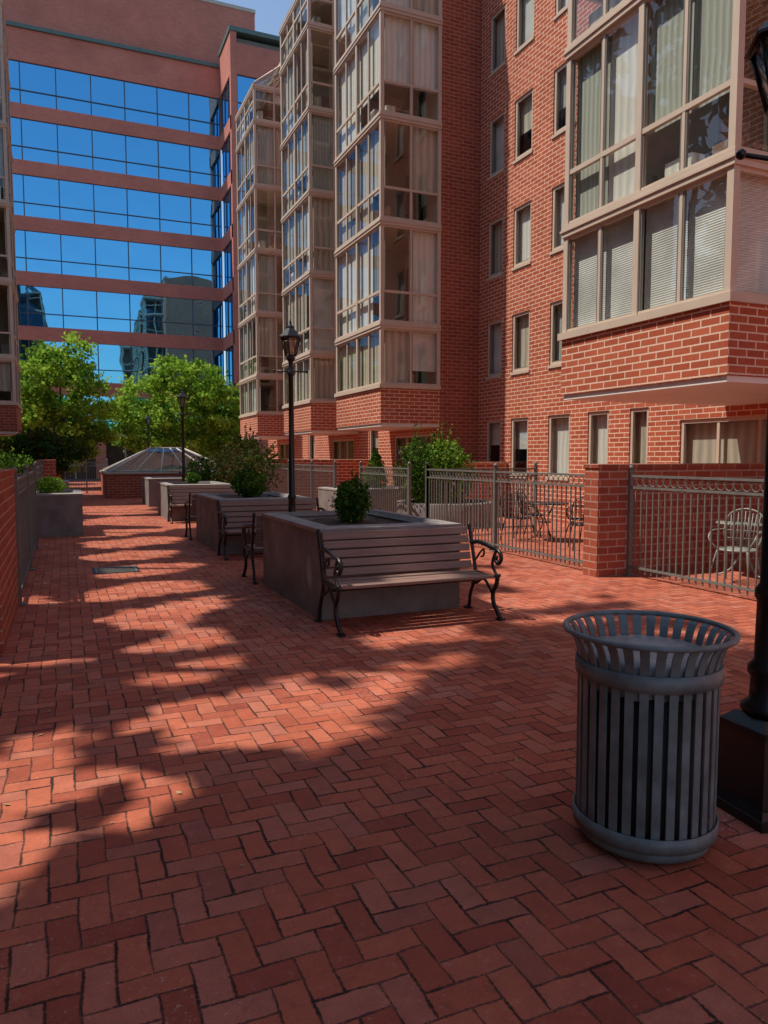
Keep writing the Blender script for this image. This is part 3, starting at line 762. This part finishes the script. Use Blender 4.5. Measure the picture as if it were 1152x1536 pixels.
# ------------------------------------------------------------------ skylight
sk = empty('pyramid_skylight'); b = MB()
x0, x1, y0, y1 = 1.43, 6.4, 29.9, 34.6
b.box(x0, x1, y0, y1, 0, .93, 'red_brick_shaded'); b.box(x0-.05, x1+.05, y0-.05, y1+.05, .931, 1.0, 'frame_far'); b.build('brick_base', sk)
b = MB(); ap0 = (3.3, 32.2, 1.95); ap1 = (4.6, 32.2, 1.95)
c = [(x0+.1, y0+.1, 1.01), (x1-.1, y0+.1, 1.01), (x1-.1, y1-.1, 1.01), (x0+.1, y1-.1, 1.01)]
b.quad(c[0], c[1], ap1, ap0, 'skylight_glass'); b.quad(c[2], c[3], ap0, ap1, 'skylight_glass')
b.poly([c[1], c[2], ap1], 'skylight_glass'); b.poly([c[3], c[0], ap0], 'skylight_glass'); b.build('glass', sk)
b = MB()
for p, q in ((c[0], ap0), (c[3], ap0), (c[1], ap1), (c[2], ap1), (ap0, ap1)): b.tube([p, q], .04, 6, 'frame_far')
for k in range(1, 5):
    f = k/5; bx = c[0][0]+(c[1][0]-c[0][0])*f; ax = ap0[0]+(ap1[0]-ap0[0])*f
    b.tube([(bx, c[0][1], 1.01), (ax, 32.2, 1.95)], .03, 6, 'frame_far'); b.tube([(bx, c[2][1], 1.01), (ax, 32.2, 1.95)], .03, 6, 'frame_far')
for k in range(1, 4):
    y = c[0][1]+(c[3][1]-c[0][1])*k/4; b.tube([(c[0][0], y, 1.01), ap0], .03, 6, 'frame_far')
b.build('frame', sk)

# ------------------------------------------------------------------ lamps
def lamp(x, y, rot=0.0, ls=1.0):
    e = empty('street_lamp'); b = MB(); bi = 'black_iron'
    b.frustum(0, 0, 0, .045, .215, .215, bi); b.frustum(0, 0, .045, .075, .207, .19, bi); b.frustum(0, 0, .075, .36, .18, .135, bi)
    b.frustum(0, 0, .36, .39, .145, .145, bi); b.frustum(0, 0, .39, .43, .13, .09, bi)
    b.lathe(0, 0, [(.09, .43), (.11, .45), (.11, .47), (.075, .50), (.07, .60), (.085, .62), (.085, .65), (.06, .68), (.055, .95), (.066, .97), (.066, 1.0), (.047, 1.03), (.036, 2.80), (.05, 2.82), (.05, 2.86), (.036, 2.88), (.032, 3.0), (.06, 3.04), (.075, 3.07), (.04, 3.09)], 20, bi)
    b.tube([(-.24, 0, 2.87), (.24, 0, 2.87)], .011, 8, bi); b.sphere((-.25, 0, 2.87), .022, bi); b.sphere((.25, 0, 2.87), .022, bi)
    n = 6; z0, z1 = 3.10, 3.36; r0, r1 = .08*ls, .145*ls
    def hexp(r, z): return [(r*math.cos(2*math.pi*k/n), r*math.sin(2*math.pi*k/n), z) for k in range(n)]
    lo, hi = hexp(r0, z0), hexp(r1, z1)
    for k in range(n):
        b.tube([lo[k], hi[k]], .010, 6, bi); b.tube([lo[k], lo[(k+1) % n]], .010, 6, bi); b.tube([hi[k], hi[(k+1) % n]], .013, 6, bi)
    b.lathe(0, 0, [(.175*ls, 3.365), (.17*ls, 3.38), (.10*ls, 3.46), (.06, 3.50), (.055, 3.53), (.03, 3.55), (.015, 3.57), (.022, 3.59), (.012, 3.61), (.003, 3.65)], 6, bi, smooth=False)
    b.build('post_and_frame', e, bevel=0)
    b = MB(); lo, hi = hexp(r0-.004, z0), hexp(r1-.004, z1)
    for k in range(n): b.quad(lo[k], lo[(k+1) % n], hi[(k+1) % n], hi[k], 'lantern_glass')
    b.lathe(0, 0, [(.02, 3.10), (.02, 3.16), (.035, 3.2), (.035, 3.27), (.015, 3.31)], 10, 'soffit_white'); b.build('lantern_glass', e)
    e.location = (x, y, 0); e.rotation_euler = (0, 0, rot)
rt = 1.745; dd = 3.3
lamp(.3955*dd+.9185*rt, .9185*dd-.3955*rt, -.1, 1.12)
lamp(3.15, 10.84, .0); lamp(3.3, 23.0, 0); lamp(3.7, 37, 0)

# ------------------------------------------------------------------ trash can
def can(x, y):
    e = empty('trash_can'); b = MB(); mt = 'can_metal'; K = .965
    def ringband(r, z0, z1, th=.006): b.lathe(0, 0, [(r-th, z0), (r, z0), (r+.002, (z0+z1)/2), (r, z1), (r-th, z1), (r-th, z0)], 64, mt, cap=False)
    b.lathe(0, 0, [(.24*K, .012), (.272*K, .02), (.28*K, .04), (.272*K, .06), (.24*K, .06)], 48, mt)
    ringband(.300*K, .065, .125); ringband(.301*K, .70, .765)
    n = 32
    prof = [(.288, .07), (.289, .3), (.290, .70), (.292, .765), (.299, .80), (.312, .838), (.329, .866), (.345, .880)]
    for k in range(n):
        a = 2*math.pi*k/n; ca, sa = math.cos(a), math.sin(a); w_ = .0172; ring = []
        for r, z in prof:
            r *= K
            ww = w_*(r/.29)
            i = [b.addv((rr*ca-s_*ww*sa, rr*sa+s_*ww*ca, z)) for rr, s_ in ((r, -1), (r, 1), (r-.007, 1), (r-.007, -1))]
            ring.append(i)
        for p, q in zip(ring, ring[1:]):
            for m_ in range(4): b.face([p[m_], p[(m_+1) % 4], q[(m_+1) % 4], q[m_]], mt)
        b.face(ring[0][::-1], mt); b.face(ring[-1], mt)
    rr0 = .347*K
    pts = [(rr0*math.cos(2*math.pi*k/64), rr0*math.sin(2*math.pi*k/64), .885) for k in range(64)]
    b.tube(pts, .012, 8, mt, closed=True)
    b.build('slatted_body', e)
    b = MB(); b.lathe(0, 0, [(.236, .07), (.246, .74), (.236, .74), (.23, .5)], 40, 'can_liner', cap=False)
    b.lathe(0, 0, [(.001, .07), (.236, .07)], 40, 'can_liner', cap=False)
    b.build('liner', e)
    b = MB(); rng = []
    for q, (r, z) in enumerate([(.253, .66), (.259, .74), (.263, .785), (.253, .80), (.2, .802), (.1, .806), (.002, .81)]):
        amp = (.008, .007, .004, .003, .004, .003, 0)[q]
        rng.append([b.addv(((r+amp*math.sin(7*k+q))*math.cos(2*math.pi*k/48), (r+amp*math.sin(7*k+q))*math.sin(2*math.pi*k/48), z+amp*math.sin(k*2.3+q))) for k in range(48)])
    for p, q in zip(rng, rng[1:]):
        for k in range(48): b.face([p[k], p[(k+1) % 48], q[(k+1) % 48], q[k]], 'bag', True)
    b.build('bag', e)
    e.location = (x, y, 0)
can(2.205, 2.345)

# ------------------------------------------------------------------ patio furniture
def chair(x, y, rot, mat, name='patio_chair'):
    b = MB(); M = Matrix.Translation((x, y, 0)) @ Matrix.Rotation(rot, 4, 'Z'); r = .011
    def tb(l, rr=r, c=False, n=4): b.tube(catmull(l, n) if not c else l, rr, 6, mat, closed=c, M=M)
    sq = [(.23*math.cos(a), .23*math.sin(a), .43) for a in [2*math.pi*k/20 for k in range(20)]]
    tb(sq, c=True)
    for k in range(-5, 6):
        q = k*.04; h = math.sqrt(max(.0, .23**2-q*q)); b.tube([(q, -h, .43), (q, h, .43)], .006, 4, mat, M=M); b.tube([(-h, q, .428), (h, q, .428)], .006, 4, mat, M=M)
    for sx in (-1, 1):
        tb([(sx*.18, -.15, .43), (sx*.22, -.22, .2), (sx*.24, -.26, .0)]); tb([(sx*.17, .16, .43), (sx*.2, .22, .2), (sx*.22, .27, 0)])
        tb([(sx*.18, -.15, .43), (sx*.27, -.2, .56), (sx*.28, -.1, .65), (sx*.27, .1, .66), (sx*.22, .22, .66)])
    tb([(-.19, .14, .43), (-.24, .22, .66), (-.19, .27, .86), (0, .29, .93), (.19, .27, .86), (.24, .22, .66), (.19, .14, .43)])
    for k in range(-4, 5):
        q = k*.045; b.tube([(q*.8, .19, .44), (q, .27, .9-abs(q)*.25)], .006, 4, mat, M=M)
    for z in (.55, .65, .75): tb([(-.21, .18+(z-.43)*.2, z), (0, .22+(z-.43)*.2, z), (.21, .18+(z-.43)*.2, z)], .006)
    return b.build(name)
def table(x, y, mat, r=.42):
    b = MB(); b.lathe(x, y, [(r, .70), (r+.01, .71), (r, .725)], 36, mat)
    for k in range(3):
        a = k*2.094+.4; c_, s_ = math.cos(a), math.sin(a)
        b.tube(catmull([(x+.3*c_, y+.3*s_, .70), (x+.06*c_, y+.06*s_, .4), (x+.15*c_, y+.15*s_, .12), (x+.32*c_, y+.32*s_, .01)], 5), .013, 6, mat)
    b.tube([(x+.1*math.cos(k*.63), y+.1*math.sin(k*.63), .35) for k in range(10)], .008, 5, mat, closed=True)
    return b.build('patio_table')
chair(7.75, 6.75, -1.2, 'chair_metal'); chair(8.35, 6.2, 2.3, 'chair_metal'); table(8.3, 7.1, 'chair_metal', .36)
chair(7.9, 11.9, 2.0, 'black_iron'); chair(8.9, 11.2, -1.6, 'black_iron'); chair(8.6, 12.4, .6, 'black_iron'); table(8.4, 11.7, 'black_iron')
chair(8.2, 10.3, 2.6, 'black_iron')

# ------------------------------------------------------------------ light, sky, camera
W = bpy.data.worlds.new("World"); scene.world = W; W.use_nodes = True
nt = W.node_tree; sky = nt.nodes.new('ShaderNodeTexSky'); sky.sky_type = 'NISHITA'; sky.sun_disc = False
el = math.atan2(-SZ, math.hypot(SX, SY)); sky.sun_elevation = el; sky.sun_rotation = math.atan2(-SX, -SY)
sky.air_density = 1.2; sky.dust_density = .8; sky.ozone_density = 1.5
nt.links.new(sky.outputs[0], nt.nodes['Background'].inputs[0]); nt.nodes['Background'].inputs[1].default_value = .15
sl = bpy.data.lights.new('sun', 'SUN'); sl.energy = 4.8; sl.angle = math.radians(.6); sl.color = (1, .92, .79)
so = bpy.data.objects.new('sun', sl); scene.collection.objects.link(so)
so.rotation_euler = Vector((SX, SY, SZ)).to_track_quat('-Z', 'Y').to_euler(); so.location = (-10, 5, 30)
cd = bpy.data.cameras.new('camera'); cam = bpy.data.objects.new('camera', cd); scene.collection.objects.link(cam)
cd.sensor_fit = 'VERTICAL'; cd.sensor_height = 36; cd.sensor_width = 27; cd.lens = 26; cd.clip_end = 4000; cd.clip_start = .05
cam.location = (0, 0, 1.6); cam.rotation_euler = (math.radians(90-4.3), 0, math.radians(-23.3))
scene.camera = cam
scene.view_settings.view_transform = 'Standard'; scene.view_settings.look = 'None'; scene.view_settings.exposure = 0
